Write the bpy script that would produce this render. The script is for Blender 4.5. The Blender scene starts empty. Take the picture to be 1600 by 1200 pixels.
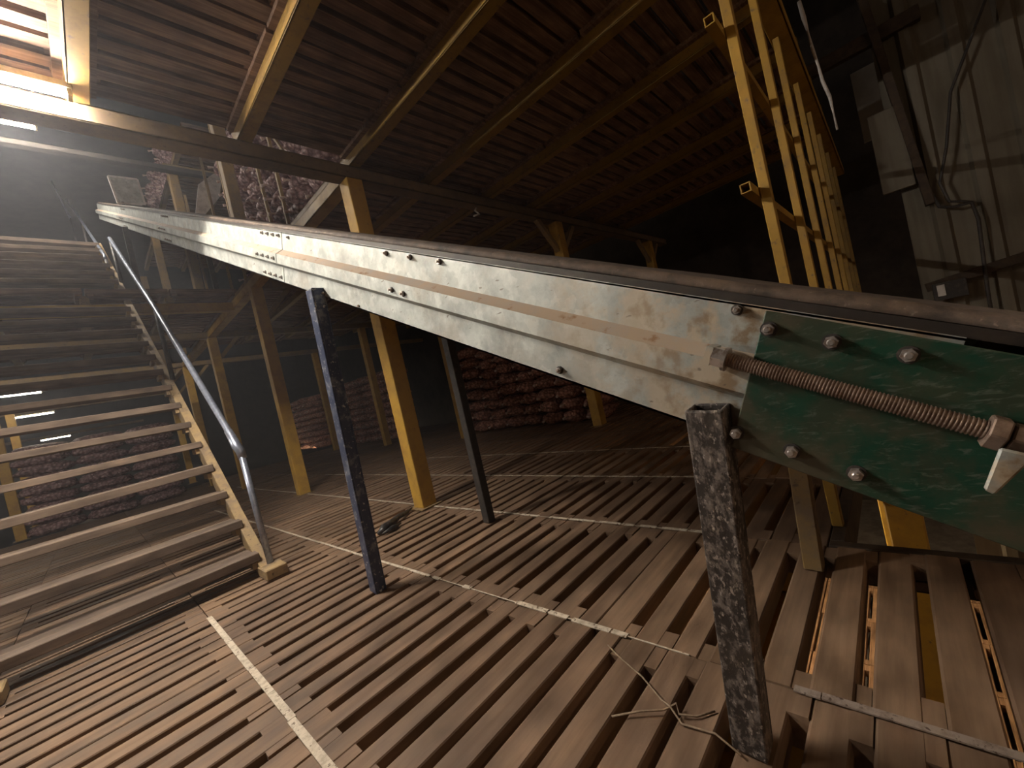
import bpy, math, random
from mathutils import Vector, Matrix, noise
random.seed(7)
sc = bpy.context.scene
S = 0.77            # all layout numbers below are in survey units; S turns them into metres

# ------------------------------------------------------------------ camera
cam_d = bpy.data.cameras.new('camera'); cam = bpy.data.objects.new('camera', cam_d)
sc.collection.objects.link(cam)
cam_d.sensor_width = 36.0; cam_d.lens = 36.0 * 637.92 / 1600.0
cam_d.clip_start = 0.02; cam_d.clip_end = 200
def _cam():
    pi, ro, ya = .0163, -.2243, .7601
    cp, sp, cr, sr = math.cos(pi), math.sin(pi), math.cos(ro), math.sin(ro)
    X = Vector((math.sin(ya), 0, math.cos(ya))); Y = Vector((-math.cos(ya), 0, math.sin(ya))); Z = Vector((0, -1, 0))
    Rx = Matrix(((1, 0, 0), (0, cp, -sp), (0, sp, cp))); Rz = Matrix(((cr, -sr, 0), (sr, cr, 0), (0, 0, 1)))
    M = Rz @ Rx
    a, b, c = M @ X, M @ Y, M @ Z
    right = Vector((a[0], b[0], c[0])); down = Vector((a[1], b[1], c[1])); fwd = Vector((a[2], b[2], c[2]))
    m = Matrix((right, -down, -fwd)).transposed().to_4x4()
    m.translation = Vector((0, 0, 1.5 * S))
    return m
cam.matrix_world = _cam()
sc.camera = cam

# ------------------------------------------------------------------ world, exposure
w = bpy.data.worlds.new('world'); sc.world = w; w.use_nodes = True
w.node_tree.nodes['Background'].inputs[0].default_value = (1.0, 0.66, 0.44, 1)
w.node_tree.nodes['Background'].inputs[1].default_value = 0.036
vs = sc.view_settings
vs.view_transform = 'Standard'; vs.look = 'None'; vs.gamma = 1.0; vs.use_curve_mapping = False
vs.exposure = 1.7
sc.cycles.use_denoising = True
sc.cycles.max_bounces = 6

TUBE = 335.0      # strength of the near tubes
FAR = 45.0
LOWER = 110.0

# ------------------------------------------------------------------ helpers
BASE = {}
COL = sc.collection
class MB:
    def __init__(s): s.v = []; s.f = []
    def box(s, x0, x1, y0, y1, z0, z1):
        n = len(s.v)
        s.v += [(x0,y0,z0),(x1,y0,z0),(x1,y1,z0),(x0,y1,z0),(x0,y0,z1),(x1,y0,z1),(x1,y1,z1),(x0,y1,z1)]
        s.f += [tuple(n+i for i in q) for q in ((0,3,2,1),(4,5,6,7),(0,1,5,4),(1,2,6,5),(2,3,7,6),(3,0,4,7))]
        return s
    def hexa(s, pts):
        n = len(s.v); s.v += [tuple(p) for p in pts]
        s.f += [tuple(n+i for i in q) for q in ((0,3,2,1),(4,5,6,7),(0,1,5,4),(1,2,6,5),(2,3,7,6),(3,0,4,7))]
        return s
    def bar(s, p0, p1, a, b, up=(0,0,1)):
        """square bar from p0 to p1; a = full size sideways, b = full size along up"""
        p0, p1 = Vector(p0), Vector(p1); d = (p1-p0).normalized(); u = Vector(up)
        if abs(d.dot(u)) > .95: u = Vector((0,1,0))
        r = d.cross(u).normalized(); u = r.cross(d).normalized()
        r *= a/2; u *= b/2
        return s.hexa([p0-r-u, p0+r-u, p1+r-u, p1-r-u, p0-r+u, p0+r+u, p1+r+u, p1-r+u])
    def tube(s, pts, r, n=12, caps=True):
        pts = [Vector(p) for p in pts]; base = len(s.v); up = Vector((0,0,1)); prev = None
        rr = r if isinstance(r, (list, tuple)) else [r]*len(pts)
        for i, p in enumerate(pts):
            d = ((pts[min(i+1, len(pts)-1)] - pts[max(i-1, 0)])).normalized()
            a = d.cross(up if abs(d.z) < .95 else Vector((0,1,0))).normalized() if prev is None else (prev - d*prev.dot(d)).normalized()
            prev = a; b = d.cross(a)
            for k in range(n):
                t = 2*math.pi*k/n
                s.v.append(tuple(p + a*math.cos(t)*rr[i] + b*math.sin(t)*rr[i]))
        for i in range(len(pts)-1):
            for k in range(n):
                k2 = (k+1) % n
                s.f.append((base+i*n+k, base+i*n+k2, base+(i+1)*n+k2, base+(i+1)*n+k))
        if caps:
            s.f.append(tuple(base+k for k in range(n))[::-1]); s.f.append(tuple(base+(len(pts)-1)*n+k for k in range(n)))
        return s
    def disc(s, c, ax, r, h, n=12):
        c = Vector(c); ax = Vector(ax).normalized()
        return s.tube([c, c+ax*h], r, n)
    def build(s, name, mat, parent=None, base=None, smooth=False, bevel=0, kind=None, seg=1):
        if parent is not None: base = BASE[parent.name]
        if base is None: base = (0,0,0)
        me = bpy.data.meshes.new(name)
        me.from_pydata([((x-base[0])*S, (y-base[1])*S, (z-base[2])*S) for x, y, z in s.v], [], s.f)
        me.validate(); me.update()
        if smooth: me.polygons.foreach_set('use_smooth', [True]*len(me.polygons))
        me.materials.append(mat)
        o = bpy.data.objects.new(name, me); COL.objects.link(o)
        if parent is not None: o.parent = parent
        else: o.location = [c*S for c in base]
        BASE[o.name] = tuple(base)
        if bevel:
            m = o.modifiers.new('bevel', 'BEVEL'); m.width = bevel*S; m.segments = seg; m.limit_method = 'ANGLE'
        if kind: o['kind'] = kind
        return o
def tag(o, label, cat, group=None, kind=None):
    if label: o['label'] = label
    if cat: o['category'] = cat
    if group: o['group'] = group
    if kind: o['kind'] = kind
    return o
def empty(name, base, label, cat, group=None):
    o = bpy.data.objects.new(name, None); COL.objects.link(o); o.location = [c*S for c in base]
    o.empty_display_size = .1
    BASE[o.name] = tuple(base); return tag(o, label, cat, group)
def dup(o, base, label=None, rot=None, scale=None, group=None):
    c = o.copy(); COL.objects.link(c); c.location = [q*S for q in base]; BASE[c.name] = tuple(base)
    if rot is not None: c.rotation_euler = rot
    if scale is not None: c.scale = scale
    if label: c['label'] = label
    if group: c['group'] = group
    for ch in [x for x in bpy.data.objects if x.parent == o] if o.type == 'EMPTY' else []:
        d = ch.copy(); COL.objects.link(d); d.parent = c
    return c
ORD = ['first','second','third','fourth','fifth','sixth','seventh','eighth','ninth','tenth','eleventh','twelfth','thirteenth','fourteenth','fifteenth','sixteenth','seventeenth','eighteenth','nineteenth','twentieth']

# ------------------------------------------------------------------ materials
def newmat(name):
    m = bpy.data.materials.new(name); m.use_nodes = True; nt = m.node_tree
    return m, nt, nt.nodes['Principled BSDF']
def N(nt, t, **k):
    n = nt.nodes.new(t)
    for a, b in k.items():
        if a in n.inputs: n.inputs[a].default_value = b
        else: setattr(n, a, b)
    return n
def ramp(nt, src, stops):
    r = nt.nodes.new('ShaderNodeValToRGB'); e = r.color_ramp.elements
    while len(e) < len(stops): e.new(.5)
    for i, (p, c) in enumerate(stops):
        e[i].position = p; e[i].color = (*c, 1) if len(c) == 3 else c
    nt.links.new(src, r.inputs[0]); return r
def coords(nt, scale=(1,1,1), rnd=True):
    tc = nt.nodes.new('ShaderNodeTexCoord'); mp = nt.nodes.new('ShaderNodeMapping')
    mp.inputs['Scale'].default_value = scale
    nt.links.new(tc.outputs['Object'], mp.inputs['Vector'])
    if rnd:
        oi = nt.nodes.new('ShaderNodeObjectInfo'); mu = N(nt, 'ShaderNodeMath', operation='MULTIPLY'); mu.inputs[1].default_value = 37.0
        nt.links.new(oi.outputs['Random'], mu.inputs[0]); nt.links.new(mu.outputs[0], mp.inputs['Location'])
    return mp
def mix(nt, fac, a, b, bt='MIX'):
    m = nt.nodes.new('ShaderNodeMix'); m.data_type = 'RGBA'; m.blend_type = bt
    for i, v in ((0, fac), (6, a), (7, b)):
        if hasattr(v, 'is_linked') or hasattr(v, 'links'): nt.links.new(v, m.inputs[i])
        elif i == 0: m.inputs[0].default_value = v
        else: m.inputs[i].default_value = (*v, 1)
    return m.outputs[2]
def bump(nt, bs, h, strength=.3, dist=.01):
    b = N(nt, 'ShaderNodeBump'); b.inputs['Strength'].default_value = strength; b.inputs['Distance'].default_value = dist
    nt.links.new(h, b.inputs['Height']); nt.links.new(b.outputs[0], bs.inputs['Normal'])

def wood(name, dark, mid, light, rough=.75, grain=(2, 45, 45), rough2=None, spec=.3):
    m, nt, bs = newmat(name)
    mp = coords(nt, grain)
    n1 = N(nt, 'ShaderNodeTexNoise', Scale=1.0, Detail=6.0, Roughness=.65); nt.links.new(mp.outputs[0], n1.inputs['Vector'])
    mp2 = coords(nt, (3, 6, 6)); n2 = N(nt, 'ShaderNodeTexNoise', Scale=1.3, Detail=4.0); nt.links.new(mp2.outputs[0], n2.inputs['Vector'])
    r = ramp(nt, n1.outputs[0], [(.25, dark), (.5, mid), (.78, light)])
    r2 = ramp(nt, n2.outputs[0], [(.3, (.62,.60,.58)), (.7, (1.25,1.2,1.12))])
    c = mix(nt, 1.0, r.outputs[0], r2.outputs[0], 'MULTIPLY')
    oi = nt.nodes.new('ShaderNodeObjectInfo')
    r3 = ramp(nt, oi.outputs['Random'], [(0, (.82,.80,.80)), (1, (1.12,1.10,1.05))])
    c = mix(nt, 1.0, c, r3.outputs[0], 'MULTIPLY')
    nt.links.new(c, bs.inputs['Base Color'])
    rr = ramp(nt, n2.outputs[0], [(.35, (rough2 or rough,)*3), (.6, (rough,)*3)])
    nt.links.new(rr.outputs[0], bs.inputs['Roughness'])
    bs.inputs['Specular IOR Level'].default_value = spec
    bump(nt, bs, n1.outputs[0], .25, .004)
    return m
def blotch(name, base, other, scale=6, lo=.5, hi=.62, rough=.5, metal=0.0, third=None, t_scale=30, t_lo=.62, t_hi=.7, bstr=.15, bdist=.003, stretch=(1,1,1), rough_o=None, detail=8.0):
    m, nt, bs = newmat(name)
    mp = coords(nt, stretch)
    n1 = N(nt, 'ShaderNodeTexNoise', Scale=float(scale), Detail=detail, Roughness=.7); nt.links.new(mp.outputs[0], n1.inputs['Vector'])
    f = ramp(nt, n1.outputs[0], [(lo, (0,0,0)), (hi, (1,1,1))])
    c = mix(nt, f.outputs[0], base, other)
    if third is not None:
        n2 = N(nt, 'ShaderNodeTexNoise', Scale=float(t_scale), Detail=5.0, Roughness=.6); nt.links.new(mp.outputs[0], n2.inputs['Vector'])
        f2 = ramp(nt, n2.outputs[0], [(t_lo, (0,0,0)), (t_hi, (1,1,1))])
        c = mix(nt, f2.outputs[0], c, third)
    nt.links.new(c, bs.inputs['Base Color']); bs.inputs['Metallic'].default_value = metal
    ro = rough if rough_o is None else rough_o
    fr = ramp(nt, n1.outputs[0], [(lo, (rough,)*3), (hi, (ro,)*3)])
    nt.links.new(fr.outputs[0], bs.inputs['Roughness'])
    if bstr: bump(nt, bs, n1.outputs[0], bstr, bdist)
    return m

M_floor = wood('floor_wood', (.145,.090,.058), (.205,.136,.092), (.27,.188,.132), rough=.72, rough2=.50, spec=.45, grain=(1.6,24,24))
M_ceil = wood('ceiling_wood', (.10,.062,.045), (.20,.13,.095), (.34,.235,.175), rough=.85)
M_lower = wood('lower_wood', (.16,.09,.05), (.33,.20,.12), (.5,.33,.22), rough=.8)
M_step = wood('step_wood', (.125,.095,.078), (.18,.14,.115), (.25,.20,.165), rough=.8, grain=(1.6,24,24))
M_pole = blotch('dark_pole_wood', (.035,.022,.014), (.06,.038,.022), 12, .4, .6, .8)
M_yellow = blotch('yellow_paint', (.47,.275,.038), (.36,.205,.042), 5, .45, .65, .55, 0, (.19,.12,.06), 22, .64, .74, rough_o=.7)
M_yold = blotch('dusty_yellow_paint', (.26,.165,.06), (.19,.135,.085), 5, .42, .62, .65, 0, (.12,.08,.05), 25, .6, .7, rough_o=.8)
M_guard = blotch('guard_yellow_paint', (.36,.205,.026), (.28,.16,.035), 6, .45, .65, .55, 0, (.14,.09,.05), 24, .62, .72)
M_joist = blotch('joist_yellow_paint', (.27,.155,.024), (.20,.115,.03), 5, .45, .65, .6, 0, (.11,.07,.04), 22, .6, .72, rough_o=.75)
M_beamp = blotch('grimy_beam_paint', (.19,.13,.07), (.14,.10,.065), 5, .42, .62, .7, 0, (.10,.07,.045), 25, .6, .7)
M_string = blotch('stringer_paint', (.36,.25,.12), (.23,.165,.105), 6, .45, .6, .7, 0, (.12,.08,.05), 28, .6, .7)
M_black = blotch('chipped_black_paint', (.045,.037,.033), (.20,.165,.145), 38, .48, .60, .5, .1, (.36,.31,.275), 90, .58, .66, bstr=.8, bdist=.004, stretch=(1,1,.6), rough_o=.75)
M_dark = blotch('dark_steel', (.028,.024,.022), (.07,.055,.045), 20, .5, .7, .6)
M_navy = blotch('navy_paint', (.060,.078,.145), (.20,.22,.27), 14, .52, .62, .30, .2, (.50,.50,.52), 45, .62, .66, bstr=.3, rough_o=.6)
M_pipe = blotch('galvanised_pipe', (.38,.42,.52), (.25,.28,.36), 14, .45, .6, .28, .7, (.09,.09,.11), 34, .64, .72, bstr=.1, rough_o=.4)
M_bolt = blotch('bolt_steel', (.60,.55,.52), (.38,.30,.25), 60, .5, .6, .30, .75)
M_rod = blotch('rusty_rod_steel', (.27,.20,.16), (.17,.115,.085), 30, .4, .6, .55, .5)
M_rubber = blotch('dusty_rubber', (.050,.036,.028), (.135,.095,.070), 14, .38, .62, .8, 0, (.22,.16,.12), 70, .62, .7, bstr=.6, bdist=.004)
M_blackr = blotch('black_rubber', (.018,.013,.010), (.036,.026,.020), 14, .5, .7, .6)
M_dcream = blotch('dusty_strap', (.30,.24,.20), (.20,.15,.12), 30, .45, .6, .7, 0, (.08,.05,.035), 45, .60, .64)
M_cream = blotch('worn_white_strap', (.62,.54,.43), (.42,.35,.26), 30, .45, .6, .7, 0, (.14,.09,.06), 45, .60, .64)
M_sheetw = blotch('white_sheet', (.62,.58,.54), (.45,.42,.39), 8, .45, .6, .6)
M_rag = blotch('black_plastic', (.02,.018,.018), (.07,.06,.06), 30, .5, .6, .35)
M_twine = blotch('twine', (.30,.22,.15), (.2,.14,.09), 60, .4, .6, .9)

def galv():
    m, nt, bs = newmat('galvanised_sheet')
    mp = coords(nt, (1,1,1), rnd=False)
    v = N(nt, 'ShaderNodeTexVoronoi', Scale=26.0); 
    nz = N(nt, 'ShaderNodeTexNoise', Scale=7.0, Detail=6.0, Roughness=.7); nt.links.new(mp.outputs[0], nz.inputs['Vector'])
    ad = N(nt, 'ShaderNodeVectorMath', operation='ADD'); sc_ = N(nt, 'ShaderNodeVectorMath', operation='SCALE'); sc_.inputs['Scale'].default_value = .12
    nt.links.new(nz.outputs[1], sc_.inputs[0]); nt.links.new(mp.outputs[0], ad.inputs[0]); nt.links.new(sc_.outputs[0], ad.inputs[1])
    nt.links.new(ad.outputs[0], v.inputs['Vector'])
    sep = N(nt, 'ShaderNodeSeparateColor'); nt.links.new(v.outputs['Color'], sep.inputs[0])
    sp = ramp(nt, sep.outputs[0], [(0, (.405,.43,.415)), (.5, (.44,.47,.45)), (1, (.50,.525,.50))])
    n2 = N(nt, 'ShaderNodeTexNoise', Scale=3.2, Detail=8.0, Roughness=.72); nt.links.new(mp.outputs[0], n2.inputs['Vector'])
    mott = ramp(nt, nz.outputs[0], [(.36, (.78,.78,.78)), (.62, (1.22,1.22,1.2))])
    spc = mix(nt, 1.0, sp.outputs[0], mott.outputs[0], 'MULTIPLY')
    d1 = ramp(nt, n2.outputs[0], [(.52, (0,0,0)), (.68, (.5,.5,.5))])
    c = mix(nt, d1.outputs[0], spc, (.37,.32,.26))
    # dirt and rust smear that lies on the lower run of the plate, near its low end
    sx = N(nt, 'ShaderNodeSeparateXYZ'); nt.links.new(mp.outputs[0], sx.inputs[0])
    g = ramp(nt, sx.outputs[1], [(.25, (1,1,1)), (.95, (0,0,0))])
    n3 = N(nt, 'ShaderNodeTexNoise', Scale=9.0, Detail=7.0, Roughness=.65); nt.links.new(mp.outputs[0], n3.inputs['Vector'])
    d2 = ramp(nt, n3.outputs[0], [(.44, (0,0,0)), (.56, (1,1,1))])
    mm = mix(nt, 1.0, g.outputs[0], d2.outputs[0], 'MULTIPLY')
    c = mix(nt, mm, c, (.55,.46,.34))
    n4 = N(nt, 'ShaderNodeTexNoise', Scale=14.0, Detail=6.0, Roughness=.6); nt.links.new(mp.outputs[0], n4.inputs['Vector'])
    d3 = ramp(nt, n4.outputs[0], [(.50, (0,0,0)), (.64, (.9,.9,.9))])
    mm2 = mix(nt, 1.0, g.outputs[0], d3.outputs[0], 'MULTIPLY')
    c = mix(nt, mm2, c, (.27,.18,.10))
    # fine dark nicks
    mp3 = coords(nt, (20, 20, 55), rnd=False); mp3.inputs['Rotation'].default_value = (.5,0,0)
    n5 = N(nt, 'ShaderNodeTexNoise', Scale=1.0, Detail=2.0); nt.links.new(mp3.outputs[0], n5.inputs['Vector'])
    d4 = ramp(nt, n5.outputs[0], [(.70, (0,0,0)), (.73, (.7,.7,.7))])
    c = mix(nt, d4.outputs[0], c, (.16,.13,.10))
    nt.links.new(c, bs.inputs['Base Color'])
    bs.inputs['Metallic'].default_value = .45
    rr = ramp(nt, n2.outputs[0], [(.3, (.42,)*3), (.7, (.68,)*3)]); nt.links.new(rr.outputs[0], bs.inputs['Roughness'])
    bump(nt, bs, nz.outputs[0], .18, .004)
    return m
M_galv = galv()
M_ledge = blotch('dusty_galvanised_ledge', (.44,.345,.255), (.40,.35,.30), 6, .45, .6, .8, 0, (.30,.18,.10), 16, .6, .68)

def green():
    m, nt, bs = newmat('scratched_green_paint')
    mp = coords(nt, (1,1,1), rnd=False)
    n1 = N(nt, 'ShaderNodeTexNoise', Scale=9.0, Detail=8.0, Roughness=.75); nt.links.new(mp.outputs[0], n1.inputs['Vector'])
    f1 = ramp(nt, n1.outputs[0], [(.42, (0,0,0)), (.56, (.9,.9,.9))])
    c = mix(nt, f1.outputs[0], (.006,.048,.028), (.034,.046,.028))
    mp2 = coords(nt, (10, 30, 110), rnd=False); mp2.inputs['Rotation'].default_value = (-.6, 0, 0)
    n2 = N(nt, 'ShaderNodeTexNoise', Scale=1.0, Detail=4.0, Roughness=.7, Distortion=.6); nt.links.new(mp2.outputs[0], n2.inputs['Vector'])
    f2 = ramp(nt, n2.outputs[0], [(.54, (0,0,0)), (.66, (.8,.8,.8))])
    c = mix(nt, f2.outputs[0], c, (.085,.105,.082))
    n3 = N(nt, 'ShaderNodeTexNoise', Scale=5.0, Detail=6.0, Roughness=.6); nt.links.new(mp.outputs[0], n3.inputs['Vector'])
    f3 = ramp(nt, n3.outputs[0], [(.50, (0,0,0)), (.62, (.8,.8,.8))])
    c = mix(nt, f3.outputs[0], c, (.075,.060,.038))
    nt.links.new(c, bs.inputs['Base Color']); bs.inputs['Roughness'].default_value = .42
    bump(nt, bs, n1.outputs[0], .2, .003)
    return m
M_green = green()

def sackmat(name, dark, mid, light):
    m, nt, bs = newmat(name)
    mp = coords(nt, (1,1,1))
    v = N(nt, 'ShaderNodeTexVoronoi', Scale=16.0); nt.links.new(mp.outputs[0], v.inputs['Vector'])
    n1 = N(nt, 'ShaderNodeTexNoise', Scale=7.0, Detail=8.0, Roughness=.75); nt.links.new(mp.outputs[0], n1.inputs['Vector'])
    r = ramp(nt, v.outputs['Distance'], [(.1, light), (.45, mid), (.8, dark)])
    r2 = ramp(nt, n1.outputs[0], [(.3, (.55,.52,.52)), (.7, (1.35,1.3,1.25))])
    c = mix(nt, 1.0, r.outputs[0], r2.outputs[0], 'MULTIPLY')
    n3 = N(nt, 'ShaderNodeTexNoise', Scale=22.0, Detail=3.0); nt.links.new(mp.outputs[0], n3.inputs['Vector'])
    f = ramp(nt, n3.outputs[0], [(.64, (0,0,0)), (.70, (.6,.6,.6))])
    c = mix(nt, f.outputs[0], c, tuple(min(1, q*1.9) for q in light))
    nt.links.new(c, bs.inputs['Base Color']); bs.inputs['Roughness'].default_value = .6
    inv = N(nt, 'ShaderNodeMath', operation='SUBTRACT'); inv.inputs[0].default_value = 1; nt.links.new(v.outputs['Distance'], inv.inputs[1])
    bump(nt, bs, inv.outputs[0], .9, .03)
    return m
M_sack = sackmat('red_net_sack', (.16,.072,.052), (.38,.185,.14), (.60,.37,.29))
M_sack2 = sackmat('purple_net_sack', (.11,.06,.062), (.30,.18,.18), (.56,.43,.42))
M_tie = blotch('pale_net_tie', (.42,.25,.20), (.5,.42,.37), 20, .4, .6, .7)

def corr():
    m, nt, bs = newmat('painted_corrugated_steel')
    mp = coords(nt, (1,1,1), rnd=False)
    n1 = N(nt, 'ShaderNodeTexNoise', Scale=1.6, Detail=8.0, Roughness=.65); nt.links.new(mp.outputs[0], n1.inputs['Vector'])
    r = ramp(nt, n1.outputs[0], [(.3, (.14,.12,.09)), (.6, (.17,.15,.115)), (.8, (.21,.19,.15))])
    mp2 = coords(nt, (14, 14, 1.2), rnd=False)
    n2 = N(nt, 'ShaderNodeTexNoise', Scale=1.0, Detail=5.0); nt.links.new(mp2.outputs[0], n2.inputs['Vector'])
    r2 = ramp(nt, n2.outputs[0], [(.35, (.7,.66,.6)), (.6, (1,1,1))])
    c = mix(nt, .7, r.outputs[0], r2.outputs[0], 'MULTIPLY')
    nt.links.new(c, bs.inputs['Base Color']); bs.inputs['Roughness'].default_value = .5
    bs.inputs['Metallic'].default_value = .1
    return m
M_corr = corr()
def emit(name, col, st):
    m, nt, bs = newmat(name)
    bs.inputs['Base Color'].default_value = (.8,.8,.8,1)
    bs.inputs['Emission Color'].default_value = (*col, 1); bs.inputs['Emission Strength'].default_value = st
    return m
M_tube = emit('near_tube_glow', (1.0,.91,.80), TUBE)
M_tubefill = emit('fill_tube_glow', (1.0,.70,.42), 52.0)  # dim warm glow of the fill lamp added behind the camera
M_tubefar = emit('far_tube_glow', (1.0,.91,.80), FAR)
M_tubelow = emit('lower_tube_glow', (1.0,.78,.50), LOWER)
M_fix = blotch('yellowed_fixture_enamel', (.70,.58,.32), (.55,.42,.2), 10, .45, .6, .5)
M_palew = blotch('pale_wall_sheet', (.5,.48,.42), (.42,.40,.35), 3, .4, .6, .6)
M_hall = blotch('dark_hall_wall', (.035,.030,.026), (.055,.045,.038), 2, .4, .6, .9)
M_conc = blotch('concrete', (.16,.14,.125), (.10,.085,.075), 3, .4, .6, .9)

XK = [.49 + 1.298*k for k in range(-5, 12)]      # plank seams of the walked-on floor

# ------------------------------------------------------------------ pallets (floor, ceiling, lower floor)
PW, PL, PT = 1.298, 1.56, .11
def pallet_mesh(seed, mat, gapw=.068):
    rnd = random.Random(seed); b = MB(); n = 8; p = PL/n
    for i in range(n):
        y0 = i*p + rnd.uniform(0, .008); y1 = y0 + p - gapw + rnd.uniform(-.014, .012)
        if i == n-1 : y1 = min(PL-.006, y1 + rnd.choice([0, .03, gapw-.01]))
        dz = rnd.uniform(-.010, 0); dz2 = dz + rnd.uniform(-.004, .004); k = rnd.uniform(-.006, .006)
        x0, x1 = .004, PW-.004
        ch = .006       # worn upper edges
        v = []
        for x, z, q in ((x0, dz, 0), (x1, dz2, k)):
            v += [(x, y0+q, z-PT), (x, y1+q, z-PT), (x, y1+q, z-ch), (x, y1+q-ch*1.7, z), (x, y0+q+ch, z), (x, y0+q, z-ch)]
        s0 = len(b.v); b.v += v
        for j in range(6): b.f.append((s0+j, s0+(j+1)%6, s0+6+(j+1)%6, s0+6+j))
        b.f.append(tuple(s0+j for j in range(6))[::-1]); b.f.append(tuple(s0+6+j for j in range(6)))
        # filler blocks between the boards at both ends
        ye = (i+1)*p + .012
        if y1 < ye - .03 and (i < n-1):
            for a, c in ((.006, rnd.uniform(.11, .155)), (PW-rnd.uniform(.11, .155), PW-.006)):
                z = rnd.uniform(-.014, -.003)
                b.box(a, c, y1+.002, ye-.004, z-PT+.01, z)
    b.box(.02, .12, .02, PL-.02, -PT-.05, -PT); b.box(PW-.12, PW-.02, .02, PL-.02, -PT-.05, -PT)
    return b.build('wooden_pallet', mat)
FLV = [pallet_mesh(i, M_floor, .064) for i in range(6)]
FLN = [pallet_mesh(60+i, M_floor, .054) for i in range(4)]
CEV = [pallet_mesh(20+i, M_ceil, .06) for i in range(5)]
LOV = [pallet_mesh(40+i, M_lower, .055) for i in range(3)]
used = set()
def place_pallet(vars_, i, base, label, group):
    o = vars_[i % len(vars_)]
    if o.name in used: o = dup(o, base, label, group=group)
    else:
        used.add(o.name); o.location = [q*S for q in base]; o['label'] = label; o['group'] = group
    o['category'] = 'pallet'
    return o
rowY = [-1.62 + PL*j for j in range(17)]
seamname = {0:'far left beside the stairs, left of the bright white strip'}
for ci in range(2, 14):
    for j, y0 in enumerate(rowY):
        x0 = XK[ci]
        if x0 > 3.0: y0 += .58
        if x0 > 3.0 and y0 < .4: continue
        if ci < 4 and (y0 > 18): continue
        if j > 14: continue
        side = '%s column from the left, %s row from the camera' % (ORD[ci-2], ORD[j])
        place_pallet(FLN if ci < 5 else FLV, ci*3+j*5, (x0, y0, 0), 'slatted pallet of the floor, ' + side, 'pallets laid as the slatted floor')
# ceiling (upper deck) at z = 5.12
XC = [.48 + 1.33*k for k in range(-3, 9)]
LZ = 5.12
for ci in range(0, 11):
    for j in range(0, 11):
        y0 = .42 + PL*j; x0 = XC[ci] + .016
        if x0 < 3.1 and y0 > 4.6 and y0 < 11.2: continue
        if j > 8 and ci > 8: continue
        place_pallet(CEV, ci*2+j*3, (x0, y0, LZ), 'dark pallet overhead, %s bay from the left, %s row from the camera' % (ORD[ci], ORD[j]), 'pallets laid over the ceiling joists')
for ci in range(0, 7):          # what roofs the stairwell, two levels up
    for j in range(4, 8):
        place_pallet(CEV, ci*2+j*3, (XC[ci]+.016, 5.1+PL*(j-4)*1.0, 9.88), 'dark pallet high over the stairwell, %s bay from the left, %s row back' % (ORD[ci], ORD[j-4]), 'pallets over the stairwell')
LOWZ = -4.9
for ci in range(0, 7):
    for j in range(0, 6):
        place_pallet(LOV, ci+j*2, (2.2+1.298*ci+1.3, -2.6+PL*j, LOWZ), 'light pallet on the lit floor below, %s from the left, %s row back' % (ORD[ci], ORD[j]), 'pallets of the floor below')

MB().box(-12, 24, -12, 52, -5.6, -5.45).build('floor', M_conc, kind='structure')
MB().box(-9.2, -9.0, -9, 50, -5.45, 16).build('wall_left', M_hall, kind='structure')
MB().box(-9, 18, 50, 50.2, -5.45, 16).build('wall_far', M_hall, kind='structure')
MB().box(18, 18.2, -9, 50, -5.45, 16).build('wall_end', M_hall, kind='structure')
MB().box(-9.2, 18.2, -9, 50.2, 16, 16.2).build('ceiling', M_hall, kind='structure')

# ------------------------------------------------------------------ joists and beams
def member(name, mb, mat, base, label, cat, group=None, bevel=.006):
    o = mb.build(name, mat, base=base, bevel=bevel); return tag(o, label, cat, group)
def channel(b, axis, a, c0, c1, z0, z1, wd):
    """C-channel along an axis: web plus two flanges"""
    t = .022
    if axis == 'Y':
        b.box(a-wd/2, a-wd/2+t, c0, c1, z0, z1); b.box(a-wd/2, a+wd/2, c0, c1, z0, z0+t); b.box(a-wd/2, a+wd/2, c0, c1, z1-t, z1)
        b.box(a-wd/2+t, a+wd/2-.012, c0, c1, z0+t, z1-t)
    else:
        b.box(c0, c1, a-wd/2, a-wd/2+t, z0, z1); b.box(c0, c1, a-wd/2, a+wd/2, z0, z0+t); b.box(c0, c1, a-wd/2, a+wd/2, z1-t, z1)
        b.box(c0, c1, a-wd/2+t, a+wd/2-.012, z0+t, z1-t)
    return b
jn = ['left edge of the opening with the lit slats', 'second joist from the bright lamp', 'joist passing over the nearest yellow column', 'fourth joist from the lamp', 'fifth joist from the lamp', 'sixth joist from the lamp', 'seventh joist from the lamp', 'eighth joist from the lamp', 'ninth joist from the lamp']
for k in range(-3, 9):
    x = .48 + 1.33*k
    y1 = 5.14 if k < 2 else 16.4
    lab = ('yellow ceiling joist, ' + jn[k]) if k >= 0 else 'yellow ceiling joist over the stair foot, %s left of the lamp end' % ORD[-k-1]
    b = MB(); channel(b, 'Y', x, .36, y1, 4.83, 5.005, .15 if k < 4 else .13)
    member('ceiling_joist', b, M_joist if k >= 0 else M_yold, (x, .4, 4.83), lab, 'joist', 'yellow ceiling joists')
    if k < 2:
        b = MB(); channel(b, 'Y', x, 11.5, 18, 4.83, 5.005, .15)
        member('ceiling_joist', b, M_yold, (x, 11.5, 4.83), 'dusty joist under the stair landing, %s from the left' % ORD[k+3], 'joist', 'joists under the stair landing')
def xbeam(y, x0, x1, z0, z1, lab, mat=None, wd=.2):
    b = MB(); channel(b, 'X', y, x0, x1, z0, z1, wd)
    return member('steel_beam', b, mat or M_yold, (x0, y, z0), lab, 'beam', 'main beams under the joists')
xbeam(5.10, -3.6, 14, 4.65, 4.83, 'long dusty yellow beam crossing the ceiling over the nearest column', M_beamp, .22)
xbeam(.45, 2.6, 14, 4.65, 4.83, 'yellow beam along the open edge behind the barred guard', M_yellow, .2)
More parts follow.
